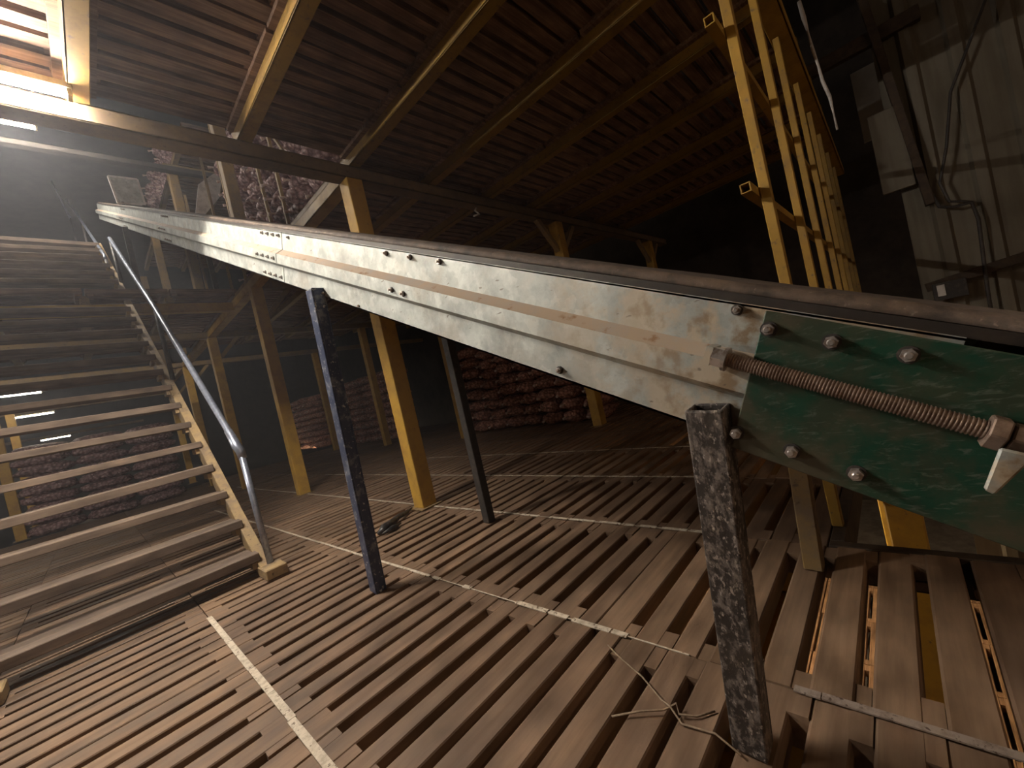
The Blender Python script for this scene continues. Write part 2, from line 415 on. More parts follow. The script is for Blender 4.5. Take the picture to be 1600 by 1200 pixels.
xbeam(9.9, 3.2, 14, 4.65, 4.83, 'yellow cross beam over the second column row', M_yold)
xbeam(14.7, 3.2, 14, 4.65, 4.83, 'yellow cross beam over the third column row', M_yold)
xbeam(11.5, -1.6, 3.0, 4.60, 4.80, 'yellow landing beam at the head of the first stair flight', M_yellow)
xbeam(14.7, -3.0, 3.0, 4.65, 4.83, 'yellow beam behind the landing beam', M_yold)
xbeam(19.5, -3.0, 14, 4.65, 4.83, 'farthest yellow beam under the landing', M_yold)
xbeam(14.4, -3.0, 8.0, 9.58, 9.72, 'greyish beam high over the stairwell', M_hall)
b = MB(); channel(b, 'Y', 3.08, 5.2, 24, 4.65, 4.83, .2)
member('steel_beam', b, M_yellow, (3.08, 5.2, 4.65), 'yellow beam running back from the nearest column beside the stairwell', 'beam', 'main beams under the joists')
# under the walked-on floor
for k in range(3, 12):
    x = XK[k]; y0 = -2.4 if x < 3.0 else .62
    b = MB(); channel(b, 'Y', x, y0, 16, -.345, -.165, .13)
    member('floor_joist', b, M_yellow, (x, y0, -.34), 'yellow joist under the slatted floor, %s from the left' % ORD[k-3], 'joist', 'joists under the slatted floor')
for i, y in enumerate((.80, 5.1, 9.9)):
    b = MB(); channel(b, 'X', y, -2.2, 12, -.53, -.35, .18)
    member('floor_beam', b, M_yellow, (-2.2, y, -.53), 'yellow beam under the floor joists, %s from the camera' % ORD[i], 'beam', 'beams under the slatted floor')

# ------------------------------------------------------------------ columns
CW = .23
names = {(3.1,5):'thick yellow column nearest the camera, rising behind the conveyor', (3.1,9.8):'yellow column second in the row going back, left of the navy leg',
 (3.1,14.6):'yellow column third in the row going back, behind the steel handrail', (3.1,19.4):'yellow column fourth in the row, just right of the stair stringer',
 (3.1,24.2):'yellow column fifth in the row, farthest back beside the stairs',
 (7.9,5):'yellow column at the right end of the red sack stack', (7.9,9.8):'thin yellow column at the left end of the red sack stack, beside the black leg',
 (12.7,5):'dim yellow column deep in the dark beyond the sack stack', (7.9,14.6):'dim column in front of the middle sack stack', (7.9,19.4):'farther dim column by the middle sack stack',
 (-1.7,19.4):'yellow column seen through the lowest steps at the left', (-1.7,24.2):'yellow column seen through the steps under the far lamps', (12.7,9.8):'dim column behind the red sack stack'}
for (cx, cy), lab in names.items():
    r = empty('yellow_column', (cx, cy, 0), lab, 'column', 'yellow columns')
    x, y = cx-.02, cy+.09
    h0 = 4.65; top = 9.78 if cx == 3.1 else 4.65
    MB().box(x-CW/2, x+CW/2, y-CW/2, y+CW/2, .01, 4.65).build('shaft', M_yellow, r, bevel=.012, seg=2)
    if top > 5: MB().box(x-CW/2, x+CW/2, y-CW/2, y+CW/2, 5.13, top).build('upper_shaft', M_yold, r, bevel=.012)
    MB().box(x-.17, x+.17, y-.17, y+.17, 0, .014).build('base_plate', M_yold, r)
    # knee braces along X
    if cy in (5, 9.8) or cx == 3.1:
        for sx in ((1,) if (cy > 9 and cx == 3.1) else (-1, 1) if cx != 3.1 else ()):
            MB().bar((x+sx*.1, y, 4.02), (x+sx*.68, y, 4.66), .10, .10, (0,1,0)).build('knee_brace', M_yold, r)
for i, (cx, cy) in enumerate(((5.2,.22),(8.4,.5),(3.1,5.1),(7.9,5.1))):
    r = empty('lower_column', (cx, cy, LOWZ), 'yellow column on the floor below, seen through the gaps, %s of them from the edge' % ORD[i], 'column', 'columns on the floor below')
    MB().box(cx-.13, cx+.13, cy-.13, cy+.13, LOWZ+.01, -.15 if i == 0 else -.53).build('shaft', M_yellow, r, bevel=.012)

# ------------------------------------------------------------------ conveyor
TH = math.atan(.482); CS, SN = math.cos(TH), math.sin(TH)
def L(x, s, n): return (x, s*CS - n*SN, .935 + s*SN + n*CS)
NX = 1.42; FX = 2.86
conv = empty('belt_conveyor', L(1.42, 0, 0), 'long galvanised belt conveyor climbing from the lower right up to the far left', 'conveyor')
prof = [(-.0, .0), (.138, .0), (.168, .055), (.247, .055), (.283, .0), (.424, .0)]
def plate(x, sg, s0, s1, nm='side_panel', lip=True):
    b = MB(); ledge = MB(); t = .010
    pts = [(n, x - sg*d) for n, d in prof]
    def quadstrip(bb, i):
        (n0, xa), (n1, xb) = pts[i], pts[i+1]
        o = sg*t
        bb.hexa([L(xa, s0, n0), L(xa+o, s0, n0), L(xa+o, s1, n0), L(xa, s1, n0), L(xb, s0, n1), L(xb+o, s0, n1), L(xb+o, s1, n1), L(xb, s1, n1)])
    for i in range(5):
        quadstrip(ledge if i == 3 else b, i)
    for n in (0, .418):     # returned lips at the top and bottom
        b.hexa([L(x, s0, n), L(x+sg*.07, s0, n), L(x+sg*.07, s1, n), L(x, s1, n), L(x, s0, n+.008), L(x+sg*.07, s0, n+.008), L(x+sg*.07, s1, n+.008), L(x, s1, n+.008)])
    p = b.build(nm, M_galv, conv); BASE[p.name] = BASE[conv.name]
    ledge.build('ledge', M_ledge, p)
    return p
joints = [.08, 4.20, 8.62, 12.95, 18.4]
near = []
for i in range(4):
    near.append(plate(NX, 1, joints[i] + (.008 if i else 0), joints[i+1]-.006))
    plate(FX, -1, joints[i] + (.008 if i else 0), joints[i+1]-.006)
# bolts on the near panels
def bolt(s, n, x, r, parent, washer=True, proud=.0, bm=None):
    b = MB(); px = x
    if washer: b.disc(L(px, s, n), (-1,0,0), r*1.32, .003, 18)
    b.disc((px-.004,)+L(px, s, n)[1:], (-1,0,0), r, r*.9, 6)
    b.tube([(px-.004-r*.9,)+L(px, s, n)[1:], (px-.004-r*1.5,)+L(px, s, n)[1:], (px-.004-r*1.7,)+L(px, s, n)[1:]], [r*.55, r*.55, r*.40], 10)
    o = b.build('bolt', M_bolt, parent, smooth=False)
    if washer:
        o.data.materials.append(M_dark)
        for q in o.data.polygons[:20]: q.material_index = 1
    return o
for s, n, r in ((.574,.404,.013), (2.559,.397,.013), (2.311,.398,.013), (2.043,.40,.013), (1.188,.037,.013), (3.421,.03,.011), (4.049,.393,.011), (2.9,.02,.008)):
    bolt(s, n, NX, r, near[0])
for s, n in ((2.407,.20), (2.288,.195)): bolt(s, n, NX-.055, .013, near[0])
for j, pan in ((4.20, near[1]), (8.62, near[2]), (12.95, near[3])):
    for k in range(4):
        bolt(j+.06+.13*k, .395, NX, .012, pan); bolt(j+.06+.13*k, .045, NX, .012, pan); bolt(j+.06+.13*k, .205, NX-.055, .012, pan)
# belt: carrying run, rounded edges, and return run
b = MB()
ring = [(1.445,.452),(1.452,.474),(1.475,.486),(1.52,.484),(2.76,.484),(2.805,.486),(2.828,.474),(2.835,.452),(2.80,.440),(1.48,.440)]
nseg = 40; s0, s1 = -.30, 18.4
for i in range(nseg+1):
    s = s0 + (s1-s0)*i/nseg
    wob = .004*math.sin(s*7.3) if i % 2 else 0
    for x, n in ring: b.v.append(L(x, s, n + wob))
m_ = len(ring)
for i in range(nseg):
    for k in range(m_): b.f.append((i*m_+k, i*m_+(k+1)%m_, (i+1)*m_+(k+1)%m_, (i+1)*m_+k))
b.f.append(tuple(range(m_))); b.f.append(tuple(nseg*m_+k for k in range(m_))[::-1])
b.build('belt', M_rubber, conv, smooth=True)
MB().hexa([L(1.50,-.3,.06), L(2.78,-.3,.06), L(2.78,18.4,.06), L(1.50,18.4,.06), L(1.50,-.3,.075), L(2.78,-.3,.075), L(2.78,18.4,.075), L(1.50,18.4,.075)]).build('return_belt', M_blackr, conv)
b = MB(); b.tube([L(1.48, -.30, .27), L(2.80, -.30, .27)], .196, 32); b.build('tail_drum', M_blackr, conv, smooth=False, bevel=.01)
b = MB(); nw = 20
for i in range(nw+1):
    t = math.pi/2 + math.pi*i/nw
    for rad in (.200, .2135):
        for x in (1.447, 2.833): b.v.append(L(x, -.30 + rad*math.cos(t), .27 + rad*math.sin(t)))
for i in range(nw):
    a, c = i*4, i*4+4
    for p, q in ((0,1),(1,3),(3,2),(2,0)): b.f.append((a+p, a+q, c+q, c+p))
b.f.append((0,2,3,1)); b.f.append((nw*4, nw*4+1, nw*4+3, nw*4+2))
b.build('belt_wrap', M_rubber, conv)
b = MB(); b.tube([L(1.30, -.30, .27), L(2.98, -.30, .27)], .03, 14); b.build('drum_shaft', M_rod, conv)
for s in (1.2, 2.6, 4.6, 6.6, 8.6, 10.6, 12.6, 14.6, 16.6):
    MB().tube([L(1.44, s, .30), L(2.84, s, .30)], .05, 12).build('idler_roller', M_dark, conv, smooth=True)
# sheet under the belt edge next to the near plate top
MB().hexa([L(1.43,-.1,.424), L(1.50,-.1,.424), L(1.50,18.4,.424), L(1.43,18.4,.424), L(1.43,-.1,.452), L(1.50,-.1,.452), L(1.50,18.4,.452), L(1.43,18.4,.452)]).build('belt_skirt', M_blackr, conv)
# green tail plates (near and far)
def gplate(x, sg):
    b = MB()
    o = sg*.012
    b.hexa([L(x, -.62, -.010), L(x+o, -.62, -.010), L(x+o, .470, -.007), L(x, .470, -.007), L(x, -.62, .400), L(x+o, -.62, .400), L(x+o, .488, .420), L(x, .488, .420)])
    return b.build('green_tail_plate', M_green, conv, bevel=.003)
g = gplate(NX-.062, 1); gplate(FX+.062, -1); g['label'] = 'scratched dark green bearing plate'
for s, n in ((.466,.37), (.318,.367), (.167,.37), (.466,.045), (.318,.046), (.170,.044)):
    bolt(s, n, NX-.062, .0165, g)
# take-up screw with nut, lug and threaded rod
XR = 1.335
b = MB(); npt = 292; pts = []; rr = []
for i in range(npt+1):
    s = .55 - (.55+.02)*i/npt; pts.append(L(XR, s, .263 - .02*i/npt)); rr.append(.0205 + (.0016 if (i % 4) < 2 else -.0010))
b.tube(pts, rr, 14); rod = b.build('threaded_rod', M_rod, conv, smooth=False); rod['label'] = 'rusty threaded take-up rod'
b = MB(); b.tube([L(XR,.585,.264), L(XR,.555,.263)], .031, 6); b.tube([L(XR,.553,.263), L(XR,.543,.263)], .037, 18); b.build('nut', M_bolt, rod)
MB().hexa([L(XR-.02,.585,.235), L(NX-.025,.585,.235), L(NX-.025,.605,.235), L(XR-.02,.605,.235), L(XR-.02,.585,.292), L(NX-.025,.585,.292), L(NX-.025,.605,.292), L(XR-.02,.605,.292)]).build('lug', M_galv, conv)
b = MB(); b.tube([L(XR,.0,.243), L(XR,-.03,.242)], .040, 6); b.tube([L(XR,-.035,.242), L(XR,-.40,.236)], .034, 6); b.build('bearing_block', M_rod, conv, bevel=.003)
b = MB(); b.hexa([L(1.288,-.030,.124), L(1.300,-.030,.124), L(1.300,-.048,.120), L(1.288,-.048,.120), L(1.288,-.022,.222), L(1.300,-.022,.222), L(1.300,-.072,.225), L(1.288,-.072,.225)]); b.build('tapered_tongue', M_galv, conv, bevel=.004)
# dark framed hood riding on the conveyor far up
for a in (.04, .40):
    MB().box(1.44+a, 1.49+a, 12.18, 12.23, L(1.44, 13.6, .4)[2], 7.42).build('hood_leg', M_dark, conv)
fr = MB()
for (x0, z0, x1, z1) in ((1.42,7.38,1.90,7.42),(1.90,7.42,1.86,8.02),(1.86,8.02,1.36,8.00),(1.36,8.00,1.42,7.38)):
    fr.bar((x0,12.2,z0), (x1,12.2,z1), .035, .05, (0,1,0))
fr = fr.build('hood_rim', M_sheetw, conv)
MB().hexa([(1.42,12.21,7.38),(1.90,12.21,7.42),(1.90,12.25,7.42),(1.42,12.25,7.38),(1.36,12.21,8.0),(1.86,12.21,8.02),(1.86,12.25,8.02),(1.36,12.25,8.0)]).build('hood_panel', M_galv, fr)
# legs
def hollow(b, p0, p1, a, c, t=.012):
    p0, p1 = Vector(p0), Vector(p1); d = (p1-p0).normalized(); r = d.cross(Vector((0,1,0))).normalized(); u = r.cross(d).normalized()
    for sx in (-1, 1):
        b.bar(p0 + r*sx*(a/2-t/2), p1 + r*sx*(a/2-t/2), t, c, (0,1,0))
    for sy in (-1, 1):
        b.bar(p0 + u*sy*(c/2-t/2), p1 + u*sy*(c/2-t/2), a-2*t, t, (0,1,0))
b = MB(); hollow(b, (1.45,.60,0), (1.375,.475,1.265), .10, .115); lg = b.build('front_leg', M_black, conv, bevel=.006, seg=2); lg['label'] = 'chipped black square leg with an open top'
b = MB(); hollow(b, (1.46,3.44,0), (1.375,3.12,2.49), .10, .11); b.box(1.33,1.43,3.065,3.175,2.47,2.49); lg = b.build('navy_leg', M_navy, conv, bevel=.006, seg=2); lg['label'] = 'navy blue painted square leg'
MB().bar((2.86,3.52,0), (2.86,3.52,2.72), .10, .10, (0,1,0)).build('far_leg', M_dark, conv, bevel=.006)['label'] = 'dull black square leg'
MB().bar((2.78,.56,0), (2.80,.50,1.28), .095, .095, (0,1,0)).build('far_tail_leg', M_yold, conv, bevel=.006)['label'] = 'yellow-brown square leg'
MB().bar((1.40,12.0,5.0), (1.38,11.7,6.6), .10, .10, (0,1,0)).build('upper_leg', M_dark, conv)
for y in (12.0,): MB().bar((2.86,y,5.12), (2.86,y,6.75), .10, .10, (0,1,0)).build('upper_leg', M_dark, conv)

# ------------------------------------------------------------------ stairs
def flight(y0, z0, n, rise, run, mat_t, lab, zoff_end):
    r = empty('wooden_staircase', (.15, y0, z0), lab, 'stairs')
    sl = rise/run
    for xa, xb in ((-.90,-.78), (1.04,1.15)):
        ya, za = y0-.16, z0-.02; yb = y0 + run*n + .1; zb = z0 + sl*(yb-ya) - .02
        d = .30
        MB().hexa([(xa,ya+.28,z0), (xb,ya+.28,z0), (xb,yb+.05,zb-d), (xa,yb+.05,zb-d), (xa,ya,z0), (xb,ya,z0), (xb,yb,zb), (xa,yb,zb)]).build('stringer', M_string, r, bevel=.006)
    rnd = random.Random(3)
    for k in range(n):
        y = y0 + .03 + run*k; z = z0 + .25 + rise*k if z0 < 1 else z0 + rise*(k+1)
        j = rnd.uniform(-.012, .012); t = rnd.uniform(.080,.098)
        MB().hexa([(-.84,y,z-t+j), (1.075,y,z-t-j), (1.075,y+.36,z-t-j), (-.84,y+.36,z-t+j), (-.84,y,z+j), (1.075,y,z-j), (1.075,y+.36,z-j), (-.84,y+.36,z+j)]).build('tread', mat_t, r, bevel=.007)
        MB().bar((1.02,y+.04,z-t-.04), (1.02,y+.32,z-t-.04), .045, .07).build('cleat', M_string, r)
    return r
st = flight(5.25, 0, 14, .335, .43, M_step, 'open wooden staircase rising from the slatted floor at the left', 0)
st2 = flight(11.75, LZ, 6, .335, .43, M_step, 'darker upper staircase flight continuing above the landing beam', 0)
MB().box(1.03, 1.24, 5.00, 5.30, 0, .11).build('foot_block', M_string, st, bevel=.01)
MB().box(-.98, -.70, 5.02, 5.30, 0, .10).build('foot_block', M_string, st, bevel=.01)

# handrails
def rail(pts, posts, lab, r=.033, base=None):
    root = empty('handrail', base or posts[0][0], lab, 'handrail', 'steel pipe handrails')
    b = MB(); b.tube(pts, r, 14); b.build('rail_pipe', M_pipe, root, smooth=True)
    for p, q in posts:
        b = MB(); b.tube([p, q], r*.92, 14); b.build('post', M_pipe if p[2] < 1 else M_dark, root, smooth=True)
    return root
xr = 1.145
hr = rail([(xr+.02,5.47,1.36), (xr,5.49,1.43), (xr,5.60,1.55), (xr,8.60,3.90), (xr,12.35,6.60)],
     [((xr,5.24,.11), (xr+.02,5.47,1.40)), ((xr,8.55,2.70), (xr,8.60,3.90)), ((xr,12.0,5.13), (xr,12.30,6.55))], 'bright steel pipe handrail of the lower stair flight', r=.036)
b = MB(); b.tube([(xr+.025,5.46,1.28), (xr+.02,5.47,1.37), (xr,5.50,1.44), (xr,5.58,1.52), (xr,5.70,1.62)], [.044,.048,.05,.046,.042], 14); b.build('elbow_sleeve', M_pipe, hr, smooth=True)
rail([(1.05,12.95,6.30), (1.05,13.05,6.46), (1.05,20.9,11.48)], [((1.05,12.9,5.14), (1.05,12.95,6.32)), ((1.05,17.0,8.0), (1.05,17.0,9.0))], 'steel pipe handrail of the second flight, left of the bright one')
rail([(1.05,21.5,11.0), (1.05,28.8,16.2)], [((1.05,21.5,9.4), (1.05,21.5,11.05))], 'highest pipe handrail, far up at the left edge', base=(1.05,21.5,9.4))

# ------------------------------------------------------------------ barred guard at the open edge
gd = empty('barred_guard', (3.5, .5, 0), 'yellow barred guard along the open edge right of the slatted ceiling', 'guard rail')
for i, x in enumerate((3.40, 4.84, 6.13, 7.55, 8.83, 10.1, 11.5, 12.9)):
    MB().box(x-.032, x+.032, .46, .525, .0, 4.64).build('post', M_guard, gd, bevel=.006)
def sqtube(b, x0, x1, y, z, a, t=.010):
    b.box(x0,x1,y-a/2,y+a/2,z-a/2,z-a/2+t); b.box(x0,x1,y-a/2,y+a/2,z+a/2-t,z+a/2); b.box(x0,x1,y-a/2,y-a/2+t,z-a/2+t,z+a/2-t); b.box(x0,x1,y+a/2-t,y+a/2,z-a/2+t,z+a/2-t)
for z in (1.25, 2.36, 3.46):
    b = MB(); sqtube(b, 3.14, 13.2, .56, z, .062, .007); b.build('rail', M_guard, gd)

# ------------------------------------------------------------------ right wall of corrugated sheet with its clutter
b = MB(); p = .45; y = -.36
prf = []
while y > -8:
    prf += [(y, 0), (y-.26, 0), (y-.30, .055), (y-.41, .055)]; y -= p
n0 = 0
for z in (-5.4, 14):
    for (yy, d) in prf: b.v.append((9.0-d, yy, z))
k = len(prf)
for i in range(k-1): b.f.append((i, i+1, k+i+1, k+i))
wr = b.build('wall_right', M_corr, kind='structure')
md = wr.modifiers.new('solid', 'SOLIDIFY'); md.thickness = .01
MB().box(12.9, 13.0, -1.4, -.11, 4.9, 6.45).build('wall_back', M_palew, kind='structure')
wb = bpy.data.objects['wall_back']
b = MB(); b.box(8.86, 8.98, -.9, 1.0, 5.16, 5.36)
member('wall_girt', b, M_pole, (8.9, -.9, 5.16), 'dark horizontal timber crossing to the edge of the sheet wall', 'beam')
b = MB(); b.bar((8.85,-.36,5.9), (8.85,-.62,2.6), .10, .16, (1,0,0))
member('timber_brace', b, M_pole, (8.85,-.62,2.6), 'slanting dark timber on the left edge of the sheet wall', 'brace')
b = MB(); b.box(8.80,8.86,-.52,-.16,2.95,4.15)
member('grey_sheet', b, M_corr, (8.8,-.52,2.95), 'loose grey sheet hanging at the left edge of the sheet wall', 'sheet')
b = MB(); b.tube([(8.85,-1.62,6.2), (8.85,-1.50,5.0), (8.83,-1.02,4.0), (8.82,-.88,3.3), (8.82,-.75,2.85), (8.80,-.80,2.55), (8.80,-.92,2.50), (8.80,-1.0,2.45)], .018, 10)
tag(b.build('hanging_cable', M_dark, base=(8.8,-1.0,2.45), smooth=True), 'thick dark cable looping down the sheet wall', 'cable')
b = MB(); b.tube([(8.8,-.66,2.7), (8.8,-.70,2.52), (8.8,-.82,2.46), (8.8,-1.0,2.45), (8.8,-1.03,2.2), (8.8,-.98,1.2), (8.8,-.96,.4)], .022, 10)
tag(b.build('drop_cable', M_dark, base=(8.8,-.96,.4), smooth=True), 'dark cable running straight down from the loop on the sheet wall', 'cable')
b = MB(); b.bar((8.82,-.40,1.42), (8.82,-1.9,1.62), .05, .13)
member('slanting_pole', b, M_pole, (8.82,-.4,1.42), 'dark slanting pole across the lower sheet wall', 'pole')
b = MB(); b.box(8.70,8.84,-.80,-.46,1.20,1.45)
sb = member('switch_box', b, M_dark, (8.77,-.63,1.2), 'small black switch box at the foot of the sheet wall', 'box')
b = MB(); b.box(8.68,8.70,-.58,-.50,1.26,1.42); b.build('torn_label', M_sheetw, sb)
b = MB(); rnd = random.Random(5); pts = []
for i in range(9): pts.append((7.2, .262 + rnd.uniform(-.012,.012) - .014*i, 5.45 - .22*i))
b.tube(pts, [.010 + rnd.uniform(0,.022) for _ in pts], 6)  # thin pale strip of uneven width, slanting slightly
tag(b.build('pale_strip', M_sheetw, base=(7.2,.1,3.0), smooth=True), 'shiny torn plastic strip hanging behind the barred guard', 'strip')

# ------------------------------------------------------------------ sacks
def sack_mesh(seed, lx, ly, lz, mat, name='net_sack', e1=.8, e2=.75):
    b = MB(); nu, nv = 22, 14; o = Vector((seed*7.1, seed*3.3, 0))
    def sg(v, e): return math.copysign(abs(v)**e, v)
    for j in range(nv+1):
        ph = -math.pi/2 + math.pi*j/nv
        for i in range(nu):
            t = 2*math.pi*i/nu
            p = Vector((sg(math.cos(ph), e1)*sg(math.cos(t), e2), sg(math.cos(ph), e1)*sg(math.sin(t), e2), sg(math.sin(ph), .95)))
            d = 1.03 + .20*noise.noise(p*1.6+o) + .10*noise.noise(p*4.2+o)
            q = p*d
            b.v.append((q.x*lx/2, q.y*ly/2, q.z*lz/2 + lz/2))
    for j in range(nv):
        for i in range(nu):
            a = j*nu+i; c = j*nu+(i+1)%nu
            b.f.append((a, c, c+nu, a+nu))
    s = b.build(name, mat, smooth=True)
    return s
tiem = None
def with_tie(s, lx, ly, lz, side):
    BASE[s.name] = (0,0,0)
    b = MB()
    if side == 'x':
        b.tube([(-lx*.44,0,lz*.5), (-lx*.56,.02,lz*.52), (-lx*.64,.03,lz*.45)], [.035,.018,.04], 7)
    else:
        b.tube([(0,-ly*.44,lz*.5), (.02,-ly*.54,lz*.5), (.05,-ly*.6,lz*.42)], [.035,.018,.04], 7)
    return b.build('tie', M_tie, s, smooth=True)
SV = []
for i in range(5):
    s = sack_mesh(i+1, 1.14, .64, .355, M_sack, e1=.95, e2=1.05); with_tie(s, 1.10, .655, .345, 'x'); SV.append(s)
SL = []
for i in range(4):
    s = sack_mesh(i+11, 1.24, .70, .315, M_sack2); SL.append(s)
SU = []
for i in range(4):
    s = sack_mesh(i+21, 1.06, .78, .34, M_sack2); with_tie(s, 1.06, .78, .34, 'x'); SU.append(s)
def place_sack(vs_, i, base, label, group, rnd, yaw=0):
    o = vs_[i % len(vs_)]
    rot = (rnd.uniform(-.05,.05), rnd.uniform(-.05,.05), yaw + rnd.uniform(-.07,.07))
    if o.name in used:
        c = o.copy(); COL.objects.link(c)
        for ch in o.children:
            d = ch.copy(); COL.objects.link(d); d.parent = c
        o = c
    else: used.add(o.name)
    o.location = [q*S for q in base]; o.rotation_euler = rot
    tag(o, label, 'sack', group); return o
rnd = random.Random(9); cnt = 0
# stack to the right, ends facing the aisle
for c in range(8):
    hgt = 8 if c > 1 else 7; cx_ = rnd.uniform(-.10,.10); rp = rnd.uniform(.305,.345)
    for r in range(hgt):
        place_sack(SV, cnt*3+c, (8.95+cx_+rnd.uniform(-.05,.05), 5.55+.71*c+rnd.uniform(-.03,.03), .0+rp*r), 'red net sack stacked under the conveyor, %s layer up, %s from the right' % (ORD[r], ORD[c]), 'red net sacks stacked under the conveyor', rnd); cnt += 1
# middle stack, farther back
for c in range(11):
    for r in range(9):
        place_sack(SV, cnt*3+c, (9.35+rnd.uniform(-.1,.1), (15.6+.72*c if c < 7 else 24.5+.9*(c-7)), .335*r), 'red net sack, far middle stack, %s layer up, %s from the right' % (ORD[r], ORD[c]), 'red net sacks in the far middle stack', rnd); cnt += 1
# stack seen through the steps, long sides facing the camera
for c in range(3):
    for r in range(9):
        place_sack(SL, cnt*3+c, (-.95+1.27*c, 19.4+rnd.uniform(-.05,.05), .30*r), 'long net sack behind the open steps, %s layer up, %s from the left' % (ORD[r], ORD[c]), 'net sacks stacked behind the open steps', rnd); cnt += 1
# upper level stacks behind the columns
for c in range(1, 8):
    for r in range(12):
        if r > 9 and c in (1, 2): continue
        place_sack(SU, cnt*3+c, (4.15+rnd.uniform(-.12,.12), 6.5+.81*c, LZ+.005+.335*r), 'purplish net sack on the deck above, %s layer up, %s from the right' % (ORD[r], ORD[c]), 'net sacks on the deck above', rnd); cnt += 1
for c in range(4):
    for r in range(7):
        place_sack(SU, cnt*3+c, (4.0+rnd.uniform(-.12,.12), 18.2+.95*c, 10.26+.335*r), 'purplish net sack in the highest far stack, %s layer up, %s from the right' % (ORD[r], ORD[c]), 'net sacks in the highest far stack', rnd); cnt += 1
# retaining bars in front of the upper stacks
for i, (y, lean) in enumerate(((8.3,.0), (9.1,.25), (11.6,.0), (12.9,.1), (15.5,.0), (17.2,-.2))):
    b = MB(); b.bar((3.45, y, LZ), (3.45, y+lean, 9.5), .06, .06, (0,1,0))
    member('retaining_bar', b, M_yold, (3.45, y, LZ), 'thin upright bar holding back the sacks on the deck above, %s from the right' % ORD[i], 'bar', 'retaining bars by the upper sacks', bevel=0)
for i, (y, d) in enumerate(((7.6, 1.6), (10.6, 1.0))):
    b = MB(); b.bar((3.48, y, 6.3), (3.48, y+d, 8.9), .045, .045, (1,0,0))
    member('slanting_bar', b, M_yold, (3.48, y, 6.3), ('right' if i == 0 else 'left') + ' slanting bar across the sacks on the deck above', 'bar', bevel=0)
b = MB(); pl = [(3.26,8.57),(3.67,8.95),(3.90,9.06),(3.70,8.3),(3.50,8.04),(3.25,7.73),(3.03,7.70)]
n0 = len(pl)
for y in (13.0, 13.05):
    for (x, z) in pl: b.v.append((x, y, z))
b.f.append(tuple(range(n0))); b.f.append(tuple(range(n0, 2*n0))[::-1])
for i in range(n0): b.f.append((i, (i+1)%n0, n0+(i+1)%n0, n0+i))
tag(b.build('white_board', M_sheetw, base=(3.3,13,7.7)), 'pale angular board propped beside the upper sacks', 'board')
for y in (14.7, 19.5):
    b = MB(); channel(b, 'X', y, 2.9, 8.7, 9.79, 9.95, .2)
    member('high_beam', b, M_yold, (2.9, y, 9.79), 'high beam carrying the top deck, %s one' % ('nearer' if y < 15 else 'farther'), 'beam', 'beams of the top deck')
for k in range(5):
    x = 3.2 + 1.33*k; b = MB(); channel(b, 'Y', x, 12.8, 23.9, 9.955, 10.07, .13)
    member('high_joist', b, M_yold, (x, 12.8, 9.955), 'joist under the top deck, %s from the left' % ORD[k], 'joist', 'joists of the top deck')
for ci in range(3):
    for j in range(7):
        place_pallet(CEV, ci*2+j*3, (3.17+1.33*ci, 12.9+PL*j, 10.24), 'dark pallet over the upper sacks, %s from the left, %s row back' % (ORD[ci], ORD[j]), 'pallets over the upper sacks')

# ------------------------------------------------------------------ white nailing strips on the floor seams
def strip(x, y0, y1, lab, brk, wd=.030, z=.004, mt=None):
    b = MB(); rr = random.Random(int(x*100)); y = y0
    while y < y1:
        l = rr.uniform(.35, .8) if not brk else rr.uniform(.08, .3)
        e = min(y+l, y1)
        if not (brk and rr.random() < brk): 
            q = rr.uniform(-.004,.004)
            b.hexa([(x-wd/2+q,y,z-.006),(x+wd/2+q,y,z-.006),(x+wd/2+q,e,z-.006),(x-wd/2+q,e,z-.006),(x-wd/2+q,y,z),(x+wd/2+q,y,z),(x+wd/2+q,e,z),(x-wd/2+q,e,z)])
        g = e + (.004 if not brk else rr.uniform(.01,.06))
        b.box(x-.004, x+.004, y, min(g, y1), z-.008, z-.004); y = g
    return tag(b.build('nailing_strip', mt or M_cream, base=(x,y0,0)), lab, 'strip', 'pale strips along the floor seams')
strip(.492, 1.2, 4.78, 'bright unbroken pale strip in the near left floor', 0, .040)
strip(1.79, .95, 3.1, 'broken pale strip in the middle of the floor, crumbling towards the camera', .35, .034)
strip(1.79, 3.15, 12, 'thin pale strip running back from the foot of the navy leg', 0, .026)
strip(1.78, -.35, .52, 'dusty pale strip in the dark lower right corner', 0, .034, mt=M_dcream)
strip(3.10, 1.2, 4.9, 'pale strip from the nearest column to the black front leg', .12, .030)
strip(3.10, 5.3, 16, 'pale strip running back from the nearest column', 0, .026)
strip(4.39, 1.8, 12, 'faint pale strip, fourth seam across the floor', .15, .024)
strip(5.69, 1.8, 10, 'faint pale strip close to the red sacks', .3, .022)

# ------------------------------------------------------------------ small things on the floor
b = MB(); rnd = random.Random(4)
pts = [(2.18,4.78,.02),(2.28,4.80,.05),(2.42,4.92,.03),(2.6,5.0,.05),(2.78,5.12,.02),(2.9,5.16,.04)]
b.tube(pts, [.02,.06,.05,.035,.03,.012], 9)
b.tube([(2.2,4.72,.02),(2.34,4.72,.03),(2.5,4.80,.02)], [.01,.035,.01], 7)
tag(b.build('crumpled_plastic', M_rag, base=(2.2,4.75,0), smooth=True), 'crumpled black plastic scrap on the slats behind the navy leg', 'scrap')
b = MB()
b.tube([(1.67,1.33,.01),(1.60,1.22,.03),(1.55,1.08,.015),(1.47,.95,.012),(1.44,.90,.03),(1.40,.84,.012),(1.42,.72,.01),(1.38,.62,.008)], .0042, 6)
b.tube([(1.30,1.10,.01),(1.37,1.0,.02),(1.42,.92,.02),(1.46,.88,.035),(1.43,.86,.02),(1.46,.80,.012),(1.52,.75,.008)], .0042, 6)
